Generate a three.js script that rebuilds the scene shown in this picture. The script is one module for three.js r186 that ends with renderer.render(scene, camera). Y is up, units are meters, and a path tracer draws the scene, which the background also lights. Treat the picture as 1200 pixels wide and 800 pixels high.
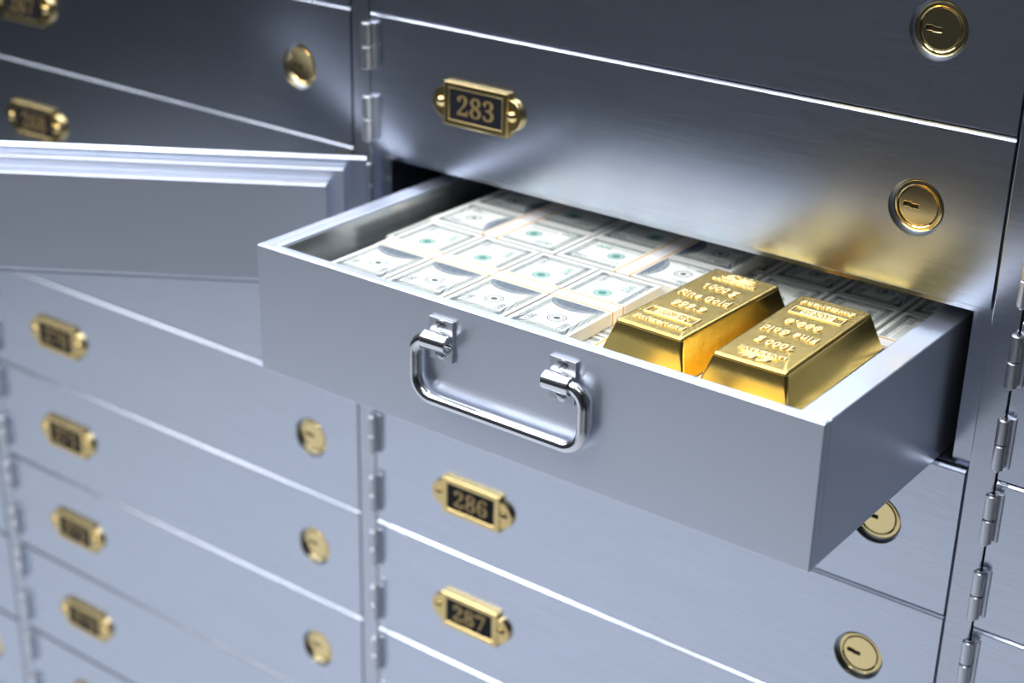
import * as THREE from 'three';
import { RectAreaLightUniformsLib } from 'three/addons/lights/RectAreaLightUniformsLib.js';
import { RoundedBoxGeometry } from 'three/addons/geometries/RoundedBoxGeometry.js';
import { mergeGeometries, toCreasedNormals } from 'three/addons/utils/BufferGeometryUtils.js';
import { TextGeometry } from 'three/addons/geometries/TextGeometry.js';
import { Brush, Evaluator, SUBTRACTION } from 'three-bvh-csg';
import { FontLoader } from 'three/addons/loaders/FontLoader.js';

// ---------------------------------------------------------------- scale, camera, lights
const S = 0.0013;            // metres per model unit (a banknote is 51 x 116 units)
const H = 1.2;               // height of the drawer's top line above the floor, metres
const scene = new THREE.Scene();
scene.background = new THREE.Color(0x000000);
const W3 = (x, y, z) => new THREE.Vector3(x * S, y * S + H, z * S);

const camera = new THREE.PerspectiveCamera(2 * Math.atan(400 / 1888.06) * 180 / Math.PI, 1.5, 0.05, 50);
camera.up.set(-0.2593, 0.9144, -0.3110);
camera.position.copy(W3(837.59, 389.99, 937.02));
camera.lookAt(W3(837.59 - 543.7, 389.99 - 404.3, 937.02 - 735.5));
camera.focus = 1024 * S;
camera.userData.fStop = 3.3;

const renderer = new THREE.WebGLRenderer({ antialias: true });
renderer.toneMapping = THREE.LinearToneMapping;
renderer.toneMappingExposure = 0.74;
renderer.shadowMap.enabled = true;
RectAreaLightUniformsLib.init();

const CEIL = 2.75;
// ceiling light panels of the vault aisle: [x, z, width, depth, intensity] in metres
const PANELS = [
  [-2.5, 1.0, 0.9, 0.6, 5], [-1.35, 1.0, 0.9, 0.6, 8], [-0.2, 1.0, 0.9, 0.6, 10], [0.95, 1.0, 0.9, 0.6, 7],
  [-2.5, 1.75, 0.9, 0.6, 5], [-1.35, 1.75, 0.9, 0.6, 15], [-0.2, 1.75, 0.9, 0.6, 12],
  [-0.9, 0.3, 0.9, 0.3, 7], [0.2, 0.3, 0.9, 0.3, 12],
];

// ---------------------------------------------------------------- helpers
let seed = 7;
const rnd = () => { seed = (seed * 1664525 + 1013904223) >>> 0; return seed / 4294967296; };
const taken = new Map();
const numbered = (n) => { const c = taken.get(n) ?? 0; taken.set(n, c + 1); return c ? `${n}_${String(c).padStart(3, '0')}` : n; };
const unitRoots = [];
function thing(name, label, category, [x, y, z] = [0, 0, 0], turn = 0, group) {
  const o = new THREE.Group(); o.name = numbered(name); o.position.set(x, y, z); o.rotation.y = turn;
  o.userData = { label, category }; if (group) o.userData.group = group;
  scene.add(o); unitRoots.push(o); return o;
}
function part(name, geo, mat, parent, [x, y, z] = [0, 0, 0], label) {
  const m = new THREE.Mesh(geo, mat); m.name = name; m.position.set(x, y, z);
  m.castShadow = m.receiveShadow = true; if (label) m.userData.label = label; parent.add(m); return m;
}
// uv in metres by box projection, u runs along the brushing
function uvBox(g, ou = 0, ov = 0) {
  const n = g.index ? g.toNonIndexed() : g, p = n.attributes.position, uv = new Float32Array(p.count * 2);
  const a = new THREE.Vector3(), b = new THREE.Vector3(), c = new THREE.Vector3();
  for (let i = 0; i < p.count; i += 3) {
    a.fromBufferAttribute(p, i); b.fromBufferAttribute(p, i + 1); c.fromBufferAttribute(p, i + 2);
    const f = b.clone().sub(a).cross(c.clone().sub(a)); const ax = Math.abs(f.x), ay = Math.abs(f.y), az = Math.abs(f.z);
    [a, b, c].forEach((v, k) => {
      const q = az >= ax && az >= ay ? [v.x, v.y] : ax >= ay ? [v.z, v.y] : [v.x, v.z];
      uv[(i + k) * 2] = q[0] * S + ou; uv[(i + k) * 2 + 1] = q[1] * S + ov;
    });
  }
  n.setAttribute('uv', new THREE.BufferAttribute(uv, 2)); return n;
}
const rb = (x0, x1, y0, y1, z0, z1, r = 0.6, seg = 2) => uvBox(new RoundedBoxGeometry(x1 - x0, y1 - y0, z1 - z0, seg, r).translate((x0 + x1) / 2, (y0 + y1) / 2, (z0 + z1) / 2));
const bx = (x0, x1, y0, y1, z0, z1) => uvBox(new THREE.BoxGeometry(x1 - x0, y1 - y0, z1 - z0).translate((x0 + x1) / 2, (y0 + y1) / 2, (z0 + z1) / 2));
function ext(shape, depth, bevel, opt = {}) {
  const g = new THREE.ExtrudeGeometry(shape, { depth: depth - 2 * bevel, bevelEnabled: bevel > 0, bevelSize: bevel, bevelThickness: bevel, bevelOffset: -bevel, bevelSegments: opt.seg ?? 3, curveSegments: opt.curve ?? 32 });
  g.translate(0, 0, bevel);
  return uvBox(toCreasedNormals(g, 0.2), opt.ou ?? 0, opt.ov ?? 0);
}
const lathe = (pts, seg = 48) => uvBox(toCreasedNormals(new THREE.LatheGeometry(pts.map(([r, y]) => new THREE.Vector2(r, y)), seg).rotateX(Math.PI / 2).toNonIndexed(), 0.5));
const rectShape = (x0, x1, y0, y1) => { const s = new THREE.Shape(); s.moveTo(x0, y0); s.lineTo(x1, y0); s.lineTo(x1, y1); s.lineTo(x0, y1); s.closePath(); return s; };
const merge = (a) => mergeGeometries(a.map((g) => { const q = g.index ? g.toNonIndexed() : g; for (const k of Object.keys(q.attributes)) if (!['position', 'normal', 'uv'].includes(k)) q.deleteAttribute(k); return q; }));

// ---------------------------------------------------------------- textures
function dataTex(w, h, fn, srgb = false) {
  const d = new Uint8Array(w * h * 4);
  fn((i, r, g, b) => { d[i * 4] = r; d[i * 4 + 1] = g ?? r; d[i * 4 + 2] = b ?? r; d[i * 4 + 3] = 255; });
  const t = new THREE.DataTexture(d, w, h); t.wrapS = t.wrapT = THREE.RepeatWrapping; t.magFilter = THREE.LinearFilter; t.minFilter = THREE.LinearMipmapLinearFilter; t.generateMipmaps = true;
  if (srgb) t.colorSpace = THREE.SRGBColorSpace; t.needsUpdate = true; return t;
}
// streak noise: white noise drawn out along u at three lengths
const NW = 1024, NH = 1024;
const streak = new Float32Array(NW * NH);
for (const [len, amp] of [[17, 0.5], [75, 1], [301, 0.9]]) {
  for (let y = 0; y < NH; y++) {
    const row = new Float32Array(NW); for (let x = 0; x < NW; x++) row[x] = rnd() - 0.5;
    let s = 0; const h = (len - 1) / 2; for (let k = -h; k <= h; k++) s += row[(k + NW) % NW];
    for (let x = 0; x < NW; x++) { streak[y * NW + x] += amp * s / Math.sqrt(len); s += row[(x + h + 1) % NW] - row[(x - h + NW) % NW]; }
  }
}
const TILE = 0.45; // metres per tile
const setRep = (t, m) => { t.repeat.set(1 / m, 1 / m); return t; };
const c8 = (v) => Math.max(0, Math.min(255, Math.round(v)));
const brushRough = setRep(dataTex(NW, NH, (put) => { for (let i = 0; i < NW * NH; i++) put(i, c8(215 + 14 * streak[i])); }), TILE);
const brushCol = setRep(dataTex(NW, NH, (put) => { for (let i = 0; i < NW * NH; i++) put(i, c8(240 + 10 * streak[i])); }, true), TILE);

// ---------------------------------------------------------------- materials
const lin = (r, g, b) => new THREE.Color().setRGB(r, g, b);
const brushed = (o) => new THREE.MeshPhysicalMaterial({ metalness: 1, roughness: 0.27, map: brushCol, roughnessMap: brushRough, anisotropy: 0.3, anisotropyRotation: Math.PI / 2, ...o });
const M = {
  steel: brushed({ color: lin(0.65, 0.71, 0.84) }),
  frame: brushed({ color: lin(0.62, 0.66, 0.76) }),
  drawer: brushed({ color: lin(0.66, 0.71, 0.82), roughness: 0.46, map: null }),
  inside: new THREE.MeshPhysicalMaterial({ color: lin(0.6, 0.63, 0.65), metalness: 1, roughness: 0.24 }),
  chrome: new THREE.MeshPhysicalMaterial({ color: lin(0.74, 0.76, 0.8), metalness: 1, roughness: 0.17 }),
  hinge: new THREE.MeshPhysicalMaterial({ color: lin(0.6, 0.63, 0.69), metalness: 1, roughness: 0.32 }),
  brass: new THREE.MeshPhysicalMaterial({ color: lin(0.74, 0.57, 0.26), metalness: 1, roughness: 0.2 }),
  brassBright: new THREE.MeshPhysicalMaterial({ color: lin(0.85, 0.68, 0.34), metalness: 1, roughness: 0.13 }),
  keyway: new THREE.MeshPhysicalMaterial({ color: lin(0.03, 0.018, 0.008), metalness: 0.4, roughness: 0.6 }),
  enamel: new THREE.MeshPhysicalMaterial({ color: lin(0.01, 0.012, 0.018), roughness: 0.55, specularIntensity: 0.35 }),
  digit: new THREE.MeshPhysicalMaterial({ color: lin(0.5, 0.36, 0.16), metalness: 0.8, roughness: 0.4 }),
};

// ---------------------------------------------------------------- the room
function structure(name, w, h, d, [x, y, z], mat) {
  const m = new THREE.Mesh(new THREE.BoxGeometry(w, h, d), mat); m.name = name; m.position.set(x, y, z);
  m.userData.kind = 'structure'; m.castShadow = m.receiveShadow = true; scene.add(m); return m;
}
const RX0 = -3.2, RX1 = 2.4, RZ0 = -0.85, RZ1 = 2.42;
const floorTex = dataTex(256, 256, (put) => { for (let i = 0; i < 65536; i++) put(i, c8(236 + 18 * (rnd() - 0.5))); }, true); floorTex.repeat.set(6, 4);
structure('floor', RX1 - RX0, 0.1, RZ1 - RZ0, [(RX0 + RX1) / 2, -0.05, (RZ0 + RZ1) / 2], new THREE.MeshPhysicalMaterial({ color: lin(0.74, 0.785, 0.86), roughness: 0.45, map: floorTex }));
structure('ceiling', RX1 - RX0 + 0.2, 0.1, RZ1 - RZ0 + 0.2, [(RX0 + RX1) / 2, CEIL + 0.05, (RZ0 + RZ1) / 2], new THREE.MeshPhysicalMaterial({ color: lin(0.3, 0.31, 0.33), roughness: 0.9 }));
const wallMat = new THREE.MeshPhysicalMaterial({ color: lin(0.014, 0.017, 0.024), roughness: 0.6 });
structure('wall_front', RX1 - RX0 + 0.2, CEIL, 0.1, [(RX0 + RX1) / 2, CEIL / 2, RZ1 + 0.05], wallMat);
structure('wall_back', RX1 - RX0 + 0.2, CEIL, 0.1, [(RX0 + RX1) / 2, CEIL / 2, RZ0 - 0.05], wallMat);
structure('wall_left', 0.1, CEIL, RZ1 - RZ0, [RX0 - 0.05, CEIL / 2, (RZ0 + RZ1) / 2], wallMat);
structure('wall_right', 0.1, CEIL, RZ1 - RZ0, [RX1 + 0.05, CEIL / 2, (RZ0 + RZ1) / 2], wallMat);
const diffuserMat = new THREE.MeshStandardMaterial({ color: 0xffffff, roughness: 0.6, emissive: lin(1, 1, 1), emissiveIntensity: 1.5 });
const lampFrameMat = new THREE.MeshPhysicalMaterial({ color: lin(0.6, 0.6, 0.6), roughness: 0.4 });
PANELS.forEach(([x, z, w, d, I]) => {
  const g = new THREE.Group(); g.name = numbered('ceiling_light'); g.position.set(x, CEIL, z);
  g.userData = { label: 'flat white rectangular ceiling light panel above the aisle', category: 'ceiling light', group: 'ceiling light panels' };
  const fr = rectShape(-w / 2 - 0.03, w / 2 + 0.03, -d / 2 - 0.03, d / 2 + 0.03); const ho = new THREE.Path(); ho.moveTo(-w / 2, -d / 2); ho.lineTo(-w / 2, d / 2); ho.lineTo(w / 2, d / 2); ho.lineTo(w / 2, -d / 2); ho.closePath(); fr.holes.push(ho);
  part('frame', new THREE.ExtrudeGeometry(fr, { depth: 0.03, bevelEnabled: false }).rotateX(Math.PI / 2), lampFrameMat, g);
  part('diffuser', new THREE.BoxGeometry(w, 0.012, d), diffuserMat, g, [0, -0.012, 0]);
  const L = new THREE.RectAreaLight(new THREE.Color(1.0, 0.99, 0.975), I, w, d); L.position.set(0, -0.025, 0); L.rotation.x = -Math.PI / 2; L.name = 'panel_light'; g.add(L);
  scene.add(g);
});

// ---------------------------------------------------------------- cabinet
const DTOP = 1.2;  // a door's top edge above its row line
const PITCH = 113.85, DW = 520, COLS = [-1083, -541.4, 0, 541.8], GAP = 1.4;
const rowTop = (k) => -PITCH * k;
const K0 = -2, K1 = 6;
const YT = rowTop(K0) + 3, YB = rowTop(K1 + 1) - 1;
const cab = thing('deposit_cabinet', 'brushed steel safe deposit cabinet frame holding columns of numbered box doors', 'cabinet', [0, 0, 0]);
const FLOORY = -H / S + 1, TOPY = 880;
COLS.forEach((cx, i) => {
  part('stile', rb(cx - 20, cx - 1.4, FLOORY, TOPY, -45, 0, 0.8), M.frame, cab);
  if (i === 3) part('stile', rb(cx + DW + 1.4, cx + DW + 20, FLOORY, TOPY, -45, 0, 0.8), M.frame, cab);
  part('jamb', bx(cx - 1.4, cx + 13, FLOORY, TOPY, -30, -8.5), M.frame, cab);
  part('jamb', bx(cx + DW - 13, cx + DW + 1.4, FLOORY, TOPY, -30, -8.5), M.frame, cab);
  for (let k = K0; k <= K1 + 1; k++) part('rail', bx(cx + 13, cx + DW - 13, rowTop(k) - 4, rowTop(k) + 3, -30, -8.5), M.frame, cab);
  part('upper_panel', rb(cx, cx + DW, rowTop(K0) + 2.6, TOPY, -6, 0, 0.8), M.steel, cab);
  part('lower_panel', rb(cx, cx + DW, FLOORY, rowTop(K1 + 1) + DTOP, -6, 0, 0.8), M.steel, cab);
});
part('back_panel', bx(COLS[0] - 20, COLS[3] + DW + 20, FLOORY, TOPY, -600, -590), M.frame, cab);
part('cabinet_top', bx(COLS[0] - 20, COLS[3] + DW + 20, TOPY - 8, TOPY - 0.5, -590, -45), M.frame, cab);
part('side_wall', bx(COLS[0] - 20, COLS[0] - 12, FLOORY, TOPY - 8, -590, -45), M.frame, cab);
part('side_wall', bx(COLS[3] + DW + 12, COLS[3] + DW + 20, FLOORY, TOPY - 8, -590, -45), M.frame, cab);
// the open compartment of the pulled-out drawer
part('compartment_wall', bx(9, 13, -113, 4, -590, -30), M.frame, cab);
part('compartment_wall', bx(507, 511, -113, 4, -590, -30), M.frame, cab);
part('compartment_ceiling', bx(13, 507, 0, 3, -590, -30), M.frame, cab);
part('compartment_floor', bx(13, 507, -116, -111.5, -590, -30), M.frame, cab);

// ---------------------------------------------------------------- doors
const font = await new FontLoader().loadAsync('fonts/droid/droid_serif_bold.typeface.json');
const sans = await new FontLoader().loadAsync('fonts/droid/droid_sans_bold.typeface.json');
const DH = PITCH - GAP, LX = 462.5, LY = DH - 55.5 - DTOP, PX = 108.6, PY = DH - 56 - DTOP;
const panelGeo = [0, 1, 2, 3].map((v) => {
  // profile with a chamfered top edge, swept along the width, then the round lock opening is cut
  const q = [[0.5, 0], [5.6, 0], [6, 0.4], [6, DH - 2.3], [5.75, DH - 1.75], [4.25, DH - 0.25], [3.7, DH], [2, DH], [0.4, DH - 1.6], [0, DH - 2.2], [0, 0.4]], s = new THREE.Shape(q.map(([z, y]) => new THREE.Vector2(-z, y)));
  const g = new THREE.ExtrudeGeometry(s, { depth: DW, bevelEnabled: false }).rotateY(Math.PI / 2).translate(0, 0, -11), a = new Brush(g), b = new Brush(new THREE.CylinderGeometry(19, 19, 20, 64).rotateX(Math.PI / 2).translate(LX, LY, -8));
  a.updateMatrixWorld(); b.updateMatrixWorld(); const ev = new Evaluator(); ev.useGroups = false; ev.attributes = ['position', 'normal', 'uv'];
  return uvBox(ev.evaluate(a, b, SUBTRACTION).geometry, v * 0.13, v * 0.21);
});
const linerAGeo = rb(16, 504, 7, DH - 7, -23, -11.01, 1), linerBGeo = rb(27, 493, 15, DH - 15, -41, -23, 1);
const plateGeo = (() => {
  const frame = rectShape(-30.5, 30.5, -17, 17); const ho = new THREE.Path(); ho.moveTo(-25, -12); ho.lineTo(-25, 12); ho.lineTo(25, 12); ho.lineTo(25, -12); ho.closePath(); frame.holes.push(ho);
  const lobe = (s) => { const p = new THREE.Shape(); p.absarc(s * 30, 0, 12.6, 0, Math.PI * 2, false); return ext(p, 3.6, 0.6); };
  return merge([ext(frame, 5, 0.9), lobe(-1), lobe(1)]);
})();
const insertGeo = bx(-25.5, 25.5, -12.5, 12.5, 0.4, 3.9);
const screwGeo = lathe([[4.2, 0], [4.2, 0.6], [3.6, 1.7], [2.2, 2.6], [0.9, 3], [0, 3.05]], 24);
const digitGeo = {};
for (const c of '0123456789') {
  const g = new TextGeometry(c, { font, size: 15.5, depth: 0.7, curveSegments: 5, bevelEnabled: false }); g.computeBoundingBox();
  g.translate(-(g.boundingBox.min.x + g.boundingBox.max.x) / 2, -7.6, 0); digitGeo[c] = uvBox(g);
}
const lockRingGeo = lathe([[17.5, -2.4], [17.5, -1.2], [17.0, -0.3], [16.4, 0], [14.4, 0], [13.7, -0.5], [13.4, -1.4], [13.1, -2.2]], 56);
const lockFaceGeo = (() => {
  const s = new THREE.Shape(); s.absarc(0, 0, 13, 0, Math.PI * 2, false);
  const k = new THREE.Path(); k.moveTo(-10.5, -0.2); k.lineTo(-9.6, -1.6); k.lineTo(-5.6, -1.6); k.lineTo(-5.0, -2.2); k.lineTo(0.2, -2.2); k.lineTo(0.2, 0.6); k.lineTo(-4.4, 0.6); k.lineTo(-5.2, 1.4); k.lineTo(-9.6, 1.4); k.closePath(); s.holes.push(k);
  return ext(s, 2.2, 0.35, { curve: 40 }).translate(0, 0, -2.4);
})();
const keyGeo = bx(-11.5, 1.2, -3, 2.5, -2.5, -2.05);
const knuckleGeo = lathe([[0, -9], [3.3, -9], [4.1, -8.3], [4.1, 8.3], [3.3, 9], [0, 9]], 24).rotateX(Math.PI / 2);
const leafGeo = merge([rb(0.5, 6.5, -18, 18, -4.95, -3.2, 0.4), rb(-1.5, 3, -18, 18, -4.2, -1, 0.5)]);
const pinGeo = lathe([[0, -19.6], [2.2, -19.6], [2.2, 19.6], [0, 19.6]], 16).rotateX(Math.PI / 2);

let variant = 0;
function makeDoor(col, k, number, label, open = 0) {
  const t = thing('deposit_box', label, 'door', [COLS[col], rowTop(k) + DTOP - DH, 5], -open, 'safe deposit box doors');
  part('door_panel', panelGeo[variant++ % 4], M.steel, t);
  part('inner_panel', linerAGeo, M.drawer, t);
  part('inner_panel', linerBGeo, M.drawer, t);
  const pl = part('number_plate', plateGeo, M.brass, t, [PX, PY, -5], 'brass number plate with black panel');
  part('number_panel', insertGeo, M.enamel, pl);
  [...String(number)].forEach((c, i) => part('digit', digitGeo[c], M.digit, pl, [(i - 1) * 12.4, 0, 3.9]));
  part('screw', screwGeo, M.brassBright, pl, [-34, 0, 3.5]); part('screw', screwGeo, M.brassBright, pl, [34, 0, 3.5]);
  const lk = part('lock', lockRingGeo, M.brassBright, t, [LX, LY, -8.5], 'round brass key lock');
  part('lock_face', lockFaceGeo, M.brassBright, lk); part('keyway', keyGeo, M.keyway, lk);
  for (const y of [DH - 24.7 - DTOP, DH - 83.3 - DTOP]) {
    const h = part('hinge', leafGeo, M.hinge, t, [0, y, 0]);
    part('knuckle', knuckleGeo, M.hinge, h, [0, 9.3, 0]); part('knuckle', knuckleGeo, M.hinge, h, [0, -9.3, 0]); part('pin', pinGeo, M.chrome, h);
  }
  return t;
}
// middle column, numbered plates 282 - 288
makeDoor(2, -2, 282, 'steel box door with brass lock directly above the door numbered 283');
makeDoor(2, -1, 283, 'steel box door numbered 283 reflecting the gold and money below it');
makeDoor(2, 0, 284, 'steel box door swung wide open on its hinges, showing its inner side', THREE.MathUtils.degToRad(147));
makeDoor(2, 1, 285, 'steel box door mostly hidden behind the pulled-out drawer, lock half covered');
makeDoor(2, 2, 286, 'steel box door numbered 286 below the pulled-out drawer');
makeDoor(2, 3, 287, 'steel box door numbered 287');
makeDoor(2, 4, 288, 'steel box door directly below the door numbered 287');
// column whose doors lock next to the hinges of 283 - 287
makeDoor(1, -2, 266, 'steel box door two rows above the open door, in the column behind it');
makeDoor(1, -1, 267, 'steel box door level with 283, lock beside that door\'s hinges');
makeDoor(1, 0, 268, 'shaded steel box door right behind the open door, plate above its edge');
makeDoor(1, 1, 269, 'steel box door showing only a plain strip under the open door');
makeDoor(1, 2, 270, 'steel box door with brass plate and lock, first whole one beneath the open door');
makeDoor(1, 3, 271, 'steel box door with brass plate and lock, second whole one beneath the open door');
makeDoor(1, 4, 272, 'steel box door with brass plate and lock, third whole one beneath the open door');
makeDoor(1, 5, 273, 'steel box door with brass plate, fourth whole one beneath the open door');
makeDoor(1, 6, 274, 'steel box door, fifth whole one beneath the open door');
// the column past the wide stile on the lock side of 283
const far3 = ['level with 283', 'level with the drawer', 'just below drawer level', 'two rows below drawer level', 'three rows below drawer level'];
far3.forEach((s, i) => makeDoor(3, i - 1, 299 + i, `steel box door hinged beyond the drawer's lock-side stile, ${s}`));
// slivers of the column past the farthest hinges
for (let k = 3; k <= 6; k++) makeDoor(0, k, 252 + k, `edge of steel box door past the blurred column's hinges, ${['uppermost', 'second', 'third', 'lowest'][k - 3]} of four`);

// ---------------------------------------------------------------- drawer
const DL = 53, DR = 499.7, DT = -13.2, DB = -110, DZ = 183.3, DBK = -400;
const dr = thing('drawer', 'long steel deposit drawer pulled out, filled with banknotes and gold bars', 'drawer', [0, DB, 0]);
const dy = (y) => y - DB;
part('front_panel', rb(DL, DR, 0, dy(DT), DZ - 8, DZ, 1.0, 3), M.drawer, dr);
part('side_panel', rb(DL, DL + 3, 0.5, dy(DT) - 0.3, DBK, DZ - 8.02, 0.6), M.drawer, dr);
part('side_panel', rb(DR - 3, DR, 0.5, dy(DT) - 0.3, DBK, DZ - 8.02, 0.6), M.drawer, dr);
part('back_panel', bx(DL + 3, DR - 3, 0.5, dy(DT) - 2, DBK, DBK + 4), M.inside, dr);
part('bottom_panel', bx(DL + 3, DR - 3, 0.5, 3.5, DBK + 4, DZ - 8.02), M.inside, dr);
part('rim_flange', rb(DL + 0.2, DL + 7, dy(DT) - 2.4, dy(DT), DBK, DZ - 8.04, 0.8), M.drawer, dr);
part('rim_flange', rb(DL + 6.2, DL + 15, dy(DT) - 3.2, dy(DT) - 0.2, DBK, DZ - 8.04, 1.4, 3), M.drawer, dr, [0, 0, 0], 'rounded inner lip');
part('rim_flange', rb(DL + 1.2, DR - 1.2, dy(DT) - 1.2, dy(DT) + 0.25, DZ - 8, DZ - 1.4, 0.4), M.drawer, dr, [0, 0, 0], 'top lip of the drawer front');
part('rim_flange', rb(DR - 20, DR - 0.2, dy(DT) - 2.6, dy(DT), DBK, DZ - 8.04, 1.0, 3), M.drawer, dr, [0, 0, 0], 'wide inner lip');
part('liner_panel', bx(DL + 3, DL + 6, 3.5, dy(DT) - 3.2, DBK + 4, DZ - 8.04), M.inside, dr);
const TRAY = -43;
part('tray_base', bx(DL + 6, DR - 3, dy(TRAY) - 3, dy(TRAY), DBK + 4, DZ - 8.04), M.inside, dr);
// bail handle
const HZ = DZ + 6.6, HY = dy(-38.3);
const rodGeo = (() => {
  const cs = [[231, -38.3], [205.8, -38.3], [205.8, -80.8], [341.7, -80.8], [341.7, -38.3], [315, -38.3]], R = [0, 11, 15, 15, 11, 0], pts = [];
  cs.forEach(([x, y], i) => {
    if (!R[i]) { pts.push([x, y]); return; }
    const a = new THREE.Vector2(...cs[i - 1]).sub(new THREE.Vector2(x, y)).normalize(), b = new THREE.Vector2(...cs[i + 1]).sub(new THREE.Vector2(x, y)).normalize();
    const c = new THREE.Vector2(x, y).addScaledVector(a, R[i]).addScaledVector(b, R[i]);
    for (let j = 0; j <= 10; j++) { const t = j / 10 * Math.PI / 2; const q = c.clone().addScaledVector(b, -R[i] * Math.cos(t)).addScaledVector(a, -R[i] * Math.sin(t)); pts.push([q.x, q.y]); }
  });
  const dense = []; pts.forEach((q, i) => { dense.push(q); if (i < pts.length - 1) { const n = pts[i + 1], L = Math.hypot(n[0] - q[0], n[1] - q[1]), m = Math.floor(L / 4); for (let j = 1; j < m; j++) dense.push([q[0] + (n[0] - q[0]) * j / m, q[1] + (n[1] - q[1]) * j / m]); } });
  const v = dense.map(([x, y]) => new THREE.Vector3(x, dy(y), HZ));
  const tube = new THREE.TubeGeometry(new THREE.CatmullRomCurve3(v), 220, 4.3, 20, false).toNonIndexed();
  const cap = (x, s) => new THREE.CircleGeometry(4.3, 20).rotateY(s * Math.PI / 2).translate(x, HY, HZ).toNonIndexed();
  return merge([tube, cap(231, 1), cap(315, -1)].map((g) => uvBox(g)));
})();
part('handle', rodGeo, M.chrome, dr, [0, 0, 0], 'polished round bail handle');
const sleeveGeo = lathe([[4.5, -10], [6.1, -10], [6.3, -9.7], [6.3, 9.7], [6.1, 10], [4.5, 10], [4.5, -10]], 32).rotateY(Math.PI / 2);
const slotScrewGeo = (() => {
  const a = lathe([[3.9, 0], [3.9, 0.6], [3.3, 1.0], [2, 1.25], [0, 1.35]], 24); return a;
})();
const slotGeo = bx(-3.0, 3.0, -0.3, 0.3, 1.0, 1.37);
const mountGeo = (() => rb(-10, 10, -14.8, 14.8, 0, 2.6, 0.4))();
for (const x of [224, 322]) {
  const m = part('handle_mount', mountGeo, M.hinge, dr, [x, HY, DZ], 'flat steel handle bracket with two screws');
  part('sleeve', sleeveGeo, M.chrome, m, [0, 0, HZ - DZ]);
  for (const s of [-1, 1]) { part('screw', slotScrewGeo, M.hinge, m, [0, s * 10.4, 2.6]); const q = part('screw_slot', slotGeo, M.enamel, m, [0, s * 10.4, 2.6]); q.rotation.z = s * 0.5 + 0.3; }
}

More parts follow.
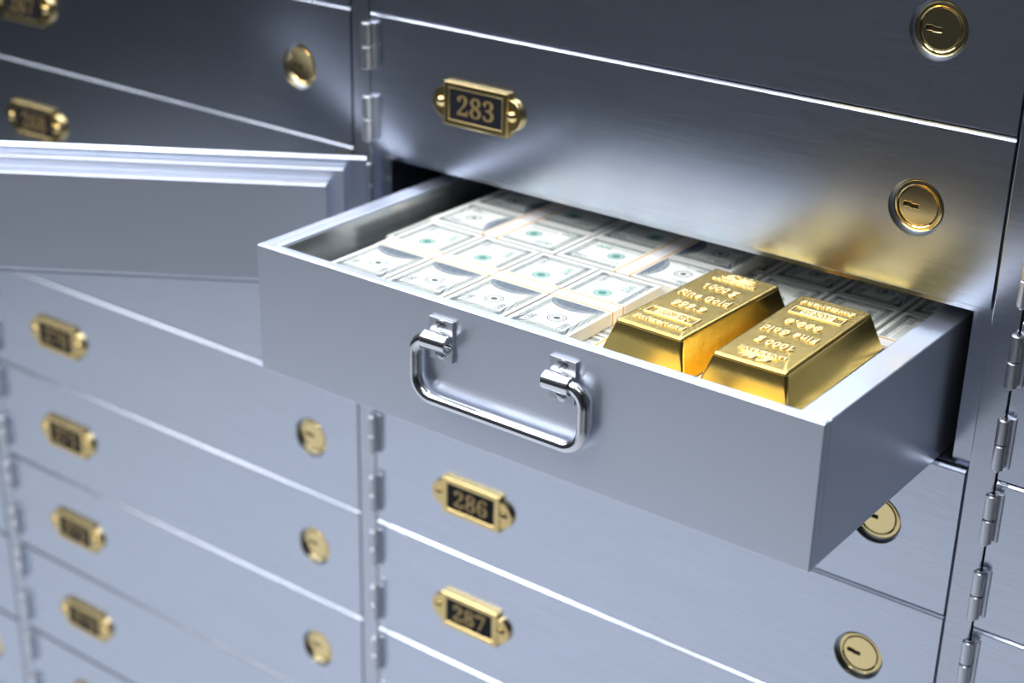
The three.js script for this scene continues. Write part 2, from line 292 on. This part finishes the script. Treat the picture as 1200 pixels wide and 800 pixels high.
// ---------------------------------------------------------------- banknote bundles
const BL = 116, BW = 50, BH = 9;
function canvasTex(w, h, draw) {
  const c = document.createElement('canvas'); c.width = w; c.height = h; draw(c.getContext('2d'), w, h);
  const t = new THREE.CanvasTexture(c); t.colorSpace = THREE.SRGBColorSpace; t.anisotropy = 8; return t;
}
const noteTex = canvasTex(1160, 510, (g, w, h) => {
  g.fillStyle = '#eef1ec'; g.fillRect(0, 0, w, h);
  g.fillStyle = '#dfe6df'; g.fillRect(40, 40, w - 80, h - 80);
  g.fillStyle = '#e9ede8'; g.fillRect(95, 85, w - 190, h - 170);
  // engraved border: crossed wave lines
  g.strokeStyle = '#3f4b57'; g.lineWidth = 2.6;
  for (let k = 0; k < 9; k++) {
    for (const [y0, s] of [[44 + k * 4, 1], [h - 44 - k * 4, -1]]) { g.beginPath(); for (let x = 40; x <= w - 40; x += 6) { const y = y0 + s * 5 * Math.sin(x / (13 + k)) ; x === 40 ? g.moveTo(x, y) : g.lineTo(x, y); } g.stroke(); }
    for (const [x0, s] of [[44 + k * 5, 1], [w - 44 - k * 5, -1]]) { g.beginPath(); for (let y = 40; y <= h - 40; y += 6) { const x = x0 + s * 5 * Math.sin(y / (11 + k)); y === 40 ? g.moveTo(x, y) : g.lineTo(x, y); } g.stroke(); }
  }
  g.lineWidth = 5; g.strokeStyle = '#5b6873'; g.strokeRect(36, 36, w - 72, h - 72); g.lineWidth = 3; g.strokeRect(98, 92, w - 196, h - 184);
  // dark seal
  g.strokeStyle = '#39444e'; g.lineWidth = 7; g.beginPath(); g.ellipse(240, 270, 62, 66, 0, 0, 7); g.stroke(); g.lineWidth = 5; g.beginPath(); g.ellipse(240, 270, 44, 48, 0, 0, 7); g.stroke(); g.fillStyle = '#4b5660'; g.beginPath(); g.ellipse(240, 270, 22, 26, 0, 0, 7); g.fill();
  // generic oval vignette of hatched lines, half under the paper band
  g.save(); g.beginPath(); g.ellipse(520, 250, 128, 200, 0, 0, 7); g.clip(); g.fillStyle = '#9aa4ae'; g.fillRect(300, 30, 400, 460);
  g.strokeStyle = '#4a5564'; g.lineWidth = 3; for (let k = -40; k < 90; k++) { g.beginPath(); g.moveTo(300, 20 + k * 8); g.lineTo(700, 110 + k * 8); g.stroke(); }
  g.strokeStyle = '#a9b2bb'; g.lineWidth = 5; for (let k = 0; k < 13; k++) { g.beginPath(); g.ellipse(425 + 22 * (k % 3), 70 + k * 30, 30, 13, 0.9, 0, 7); g.stroke(); }
  g.fillStyle = '#5a6675'; g.beginPath(); g.ellipse(500, 250, 66, 165, 0, 0, 7); g.fill(); g.strokeStyle = '#8a95a1'; g.lineWidth = 2; for (let k = 0; k < 60; k++) { g.beginPath(); g.moveTo(400, 480 - k * 9); g.lineTo(640, 400 - k * 9); g.stroke(); }
  g.restore(); g.strokeStyle = '#566270'; g.lineWidth = 4; g.beginPath(); g.ellipse(520, 250, 128, 200, 0, 0, 7); g.stroke();
  // green seal and numerals
  g.fillStyle = '#a3c4bd'; g.beginPath(); g.ellipse(800, 255, 62, 64, 0, 0, 7); g.fill(); g.strokeStyle = '#4f8d84'; g.lineWidth = 6; g.stroke(); g.fillStyle = '#4c8a80'; g.beginPath(); g.ellipse(800, 255, 30, 32, 0, 0, 7); g.fill();
  g.fillStyle = '#8b959b'; for (let k = 0; k < 4; k++) { g.fillRect(690, 118 + k * 12, 250, 4); g.fillRect(640, 372 + k * 10, 330, 3); g.fillRect(130, 120 + k * 11, 150, 4); g.fillRect(120, 380 + k * 9, 170, 3); }
  g.strokeStyle = '#c8d3cd'; g.lineWidth = 2; for (let k = 0; k < 26; k++) { g.beginPath(); for (let x = 110; x < w - 110; x += 10) { const y = 100 + k * 12 + 6 * Math.sin(x / 40 + k); x === 110 ? g.moveTo(x, y) : g.lineTo(x, y); } g.globalAlpha = 0.45; g.stroke(); g.globalAlpha = 1; }
  g.font = 'bold 62px serif'; g.fillStyle = '#66727c'; g.textAlign = 'center';
  g.fillText('100', 150, 140); g.fillText('100', w - 150, 140); g.fillText('100', 150, h - 100); g.fillStyle = '#6c9a92'; g.font = 'bold 84px serif'; g.fillText('100', w - 190, h - 118);
});
const sideTex = canvasTex(256, 128, (g, w, h) => { g.fillStyle = '#e2e3e0'; g.fillRect(0, 0, w, h); for (let y = 0; y < h; y++) { const v = 205 + Math.floor(rnd() * 40); g.fillStyle = `rgb(${v},${v},${v - 2})`; g.fillRect(0, y, w, 1); } });
const bandTex = canvasTex(128, 64, (g, w, h) => { g.fillStyle = '#f4f2f3'; g.fillRect(0, 0, w, h); g.fillStyle = '#dcaa2c'; g.fillRect(10, 0, 11, h); g.fillRect(w - 21, 0, 11, h); });
const noteMat = new THREE.MeshPhysicalMaterial({ map: noteTex, roughness: 0.75 });
const paperMat = new THREE.MeshPhysicalMaterial({ map: sideTex, roughness: 0.85 });
const bandMat = new THREE.MeshPhysicalMaterial({ map: bandTex, roughness: 0.6 });
// long axis = local z (0 at centre), base at y = 0; u of the note runs from +z (0) to -z (1)
const paperGeo = (() => { const g = new THREE.BoxGeometry(BW, BH, BL).translate(0, BH / 2, 0); return g; })();
const noteGeo = (() => {
  const g = new THREE.BoxGeometry(BW - 0.1, 0.12, BL - 0.1, 6, 1, 14).translate(0, BH + 0.02, 0), p = g.attributes.position, uv = g.attributes.uv;
  for (let i = 0; i < p.count; i++) uv.setXY(i, 0.5 - p.getZ(i) / BL, 0.5 - p.getX(i) / BW);
  return g;
})();
const bandGeo = (() => {
  const t = 0.35, w = 17, x = BW / 2, a = [];
  a.push(new THREE.BoxGeometry(BW + 2 * t, t, w).translate(0, BH + t / 2 + 0.1, 0), new THREE.BoxGeometry(t, BH + 0.1, w).translate(x + t / 2, BH / 2 + 0.05, 0), new THREE.BoxGeometry(t, BH + 0.1, w).translate(-x - t / 2, BH / 2 + 0.05, 0));
  const g = merge(a), p = g.attributes.position, uv = g.attributes.uv; for (let i = 0; i < p.count; i++) uv.setXY(i, p.getZ(i) / w + 0.5, p.getX(i) / BW + 0.5);
  return g;
})();
function bundle(cx, y, cz, turn, label, group, bandAt = 0) {
  const t = thing('banknote_bundle', label, 'banknotes', [cx, y, cz], turn + (rnd() - 0.5) * 0.006, group);
  part('note_stack', paperGeo, paperMat, t); part('top_note', noteGeo, noteMat, t); part('paper_band', bandGeo, bandMat, t, [0, 0, bandAt], 'white paper band with yellow edge lines');
  return t;
}
const Y1 = -34 + 0.85, Y0 = TRAY + 0.3;
const ord = ['first', 'second', 'third', 'fourth'];
for (let i = 0; i < 4; i++) bundle(97 + 25.7 + 52 * i, Y1, 100, 0, `banded note bundle behind drawer front, ${ord[i]} of four counting towards the gold bars`, 'bundles behind the drawer front', -3);
const QT = Math.PI / 2;
bundle(93 + BL / 2, Y1, 13.6, -QT, 'banded note bundle laid lengthwise behind the front row, nearer the open door', 'bundles laid lengthwise');
bundle(211 + BL / 2, Y1, 13.6, QT, 'banded note bundle laid lengthwise behind the front row, its end against a gold bar', 'bundles laid lengthwise');
bundle(93 + BL / 2, Y1, -38.4, -QT, 'shaded note bundle laid lengthwise at the compartment mouth, nearer the open door', 'bundles laid lengthwise');
bundle(211 + BL / 2, Y1, -38.4, QT, 'shaded note bundle laid lengthwise at the compartment mouth, behind a gold bar', 'bundles laid lengthwise');
const lowL = 'lower-layer note bundle pointing into the compartment, covered by the lengthwise top bundles', lowG = 'lower layer of note bundles';
for (let i = 0; i < 8; i++) for (const z of [11, -107]) bundle(74.5 + 53 * i + 25, Y0, z, 0, i > 4 && z === 11 ? `lower-layer note bundle behind the gold bars, ${['third', 'second', 'first'][i - 5]} from the drawer's lock-side wall` : z === 11 ? lowL : 'lower-layer note bundle inside the dark compartment mouth', lowG);
for (const x of [144.5, 262, 379.5]) for (const z of [96.3, 148.3]) bundle(x + BL / 2, Y0, z, QT, 'lower-layer note bundle lying crosswise beneath the gold bars and front bundles', lowG);

// ---------------------------------------------------------------- gold bars
const goldBump = dataTex(256, 256, (put) => {
  const a = new Float32Array(65536); for (const [n, amp] of [[8, 1], [20, 0.6], [50, 0.25]]) { const q = Array.from({ length: n * n }, rnd); for (let y = 0; y < 256; y++) for (let x = 0; x < 256; x++) { const u = x / 256 * n, v = y / 256 * n, i = Math.floor(u), j = Math.floor(v), f = (t) => t * t * (3 - 2 * t), s = f(u - i), r = f(v - j), Q = (m, k) => q[(k % n) * n + (m % n)]; a[y * 256 + x] += amp * ((Q(i, j) * (1 - s) + Q(i + 1, j) * s) * (1 - r) + (Q(i, j + 1) * (1 - s) + Q(i + 1, j + 1) * s) * r); } }
  for (let i = 0; i < 65536; i++) put(i, c8(a[i] * 137));
}); setRep(goldBump, 0.09);
const gold = new THREE.MeshPhysicalMaterial({ color: lin(1.0, 0.72, 0.21), metalness: 1, roughness: 0.19, bumpMap: goldBump, bumpScale: 0.00012 });
const goldText = new THREE.MeshPhysicalMaterial({ color: lin(1.0, 0.84, 0.46), metalness: 1, roughness: 0.45 });
const barGeo = (() => {
  // rounded frustum: superposed rounded-rectangle rings
  const hb = [32.5, 66.5], ht = [24.8, 58.8], h = 26, r = 2.2, rings = [], n = 10;
  const ring = (hx, hz, rad, y) => { const o = []; for (const [sx, sz, a0] of [[1, 1, 0], [-1, 1, Math.PI / 2], [-1, -1, Math.PI], [1, -1, 1.5 * Math.PI]]) for (let j = 0; j <= n; j++) { const a = a0 + j / n * Math.PI / 2; o.push([sx * (hx - rad) + rad * Math.cos(a), y, sz * (hz - rad) + rad * Math.sin(a)]); } return o; };
  rings.push(ring(hb[0] - 0.5, hb[1] - 0.5, 1.6, 0), ring(hb[0], hb[1], 2, 0.6));
  rings.push(ring(ht[0] + 0.6, ht[1] + 0.6, 2.6, h - r));
  for (let j = 1; j <= 8; j++) { const a = j / 8 * Math.PI / 2; rings.push(ring(ht[0] + 0.6 - r * (1 - Math.cos(a)), ht[1] + 0.6 - r * (1 - Math.cos(a)), 2.6 - 0.9 * j / 8, h - r + r * Math.sin(a))); }
  const P = [], m = rings[0].length; const tri = (a, b, c) => P.push(...a, ...b, ...c);
  for (let i = 0; i < rings.length - 1; i++) for (let j = 0; j < m; j++) { const k = (j + 1) % m, A = rings[i][j], B = rings[i][k], C = rings[i + 1][k], D = rings[i + 1][j]; tri(A, D, C); tri(A, C, B); }
  const T = rings.at(-1), B0 = rings[0]; for (let j = 0; j < m; j++) { const k = (j + 1) % m; tri([0, h, 0], T[k], T[j]); tri([0, 0, 0], B0[j], B0[k]); }
  const g = new THREE.BufferGeometry(); g.setAttribute('position', new THREE.BufferAttribute(new Float32Array(P), 3)); g.computeVertexNormals();
  return uvBox(toCreasedNormals(g, 0.09));
})();
const stamp = (str, size, z, maxW, fnt = sans) => {
  const g = new TextGeometry(str, { font: fnt, size, depth: 0.75, curveSegments: 4, bevelEnabled: true, bevelSize: 0.18, bevelThickness: 0.2, bevelSegments: 1 }); g.computeBoundingBox();
  const b = g.boundingBox, w = b.max.x - b.min.x; g.translate(-(b.min.x + b.max.x) / 2, -(b.min.y + b.max.y) / 2, 0); if (maxW && w > maxW) g.scale(maxW / w, 1, 1);
  return uvBox(g.rotateX(-Math.PI / 2).translate(0, 25.85, z));
};
const emblemGeo = (() => {
  const a = []; const add = (pts) => { const s = new THREE.Shape(); pts.forEach(([x, y], i) => i ? s.lineTo(x, y) : s.moveTo(x, y)); s.closePath(); a.push(ext(s, 0.95, 0.2, { seg: 1 })); };
  add([[-13, -3], [-7, -4.5], [1, -4], [9, -4.6], [13, -3.2], [6, -2.2], [-3, -2.2]]);
  add([[-10, -1], [-8, 3], [-4, 4.5], [-1, 3.2], [-4, 2.6], [-5.5, 0.6], [-3, -1.2]]);
  add([[0, -1], [1, 3.8], [3.4, 5], [3.2, 1.5], [7, 5.2], [8, 4], [5.4, 0.8], [11.5, 2.6], [11.2, 0.8], [4, -1.4]]);
  return merge(a).rotateX(-Math.PI / 2).translate(0, 25.8, -50);
})();
const boxFrameGeo = (() => { const s = rectShape(-18.5, 18.5, -5.6, 5.6), h = new THREE.Path(); h.moveTo(-17.4, -4.6); h.lineTo(-17.4, 4.6); h.lineTo(17.4, 4.6); h.lineTo(17.4, -4.6); h.closePath(); s.holes.push(h); return ext(s, 0.9, 0.15, { seg: 1 }).rotateX(-Math.PI / 2).translate(0, 25.85, 32); })();
const lines = [stamp('LANDESBANK', 3.6, -42, 33), stamp('1000 g', 7.6, -25, 27), stamp('Fine Gold', 7.8, -6.5, 38), stamp('999.9', 7.4, 12, 25), stamp('ESSAYEUR', 3.6, 29.8, 31), stamp('FONDEUR', 3.6, 34.6, 31), stamp('Switzerland', 4.8, 46.5, 38)];
function goldBar(x, z, turn, label) {
  const t = thing('gold_bar', label, 'gold bar', [x, -33.2, z], turn, 'gold bars');
  part('ingot', barGeo, gold, t); part('emblem', emblemGeo, goldText, t); part('stamp_frame', boxFrameGeo, goldText, t);
  lines.forEach((g) => part('stamp_text', g, goldText, t));
}
goldBar(358.5, 84.4, -0.033, 'shiny gold bar lying next to the front note bundles, lettering upright');
goldBar(430, 88.8, Math.PI + 0.012, 'shiny gold bar next to the drawer\'s wide rim, lettering turned upside down');

// ---------------------------------------------------------------- model units to metres
const done = new Set();
for (const r of unitRoots) {
  r.traverse((o) => { o.position.multiplyScalar(S); if (o.geometry && !done.has(o.geometry)) { done.add(o.geometry); o.geometry.scale(S, S, S); } });
  r.position.y += H;
}
renderer.render(scene, camera);
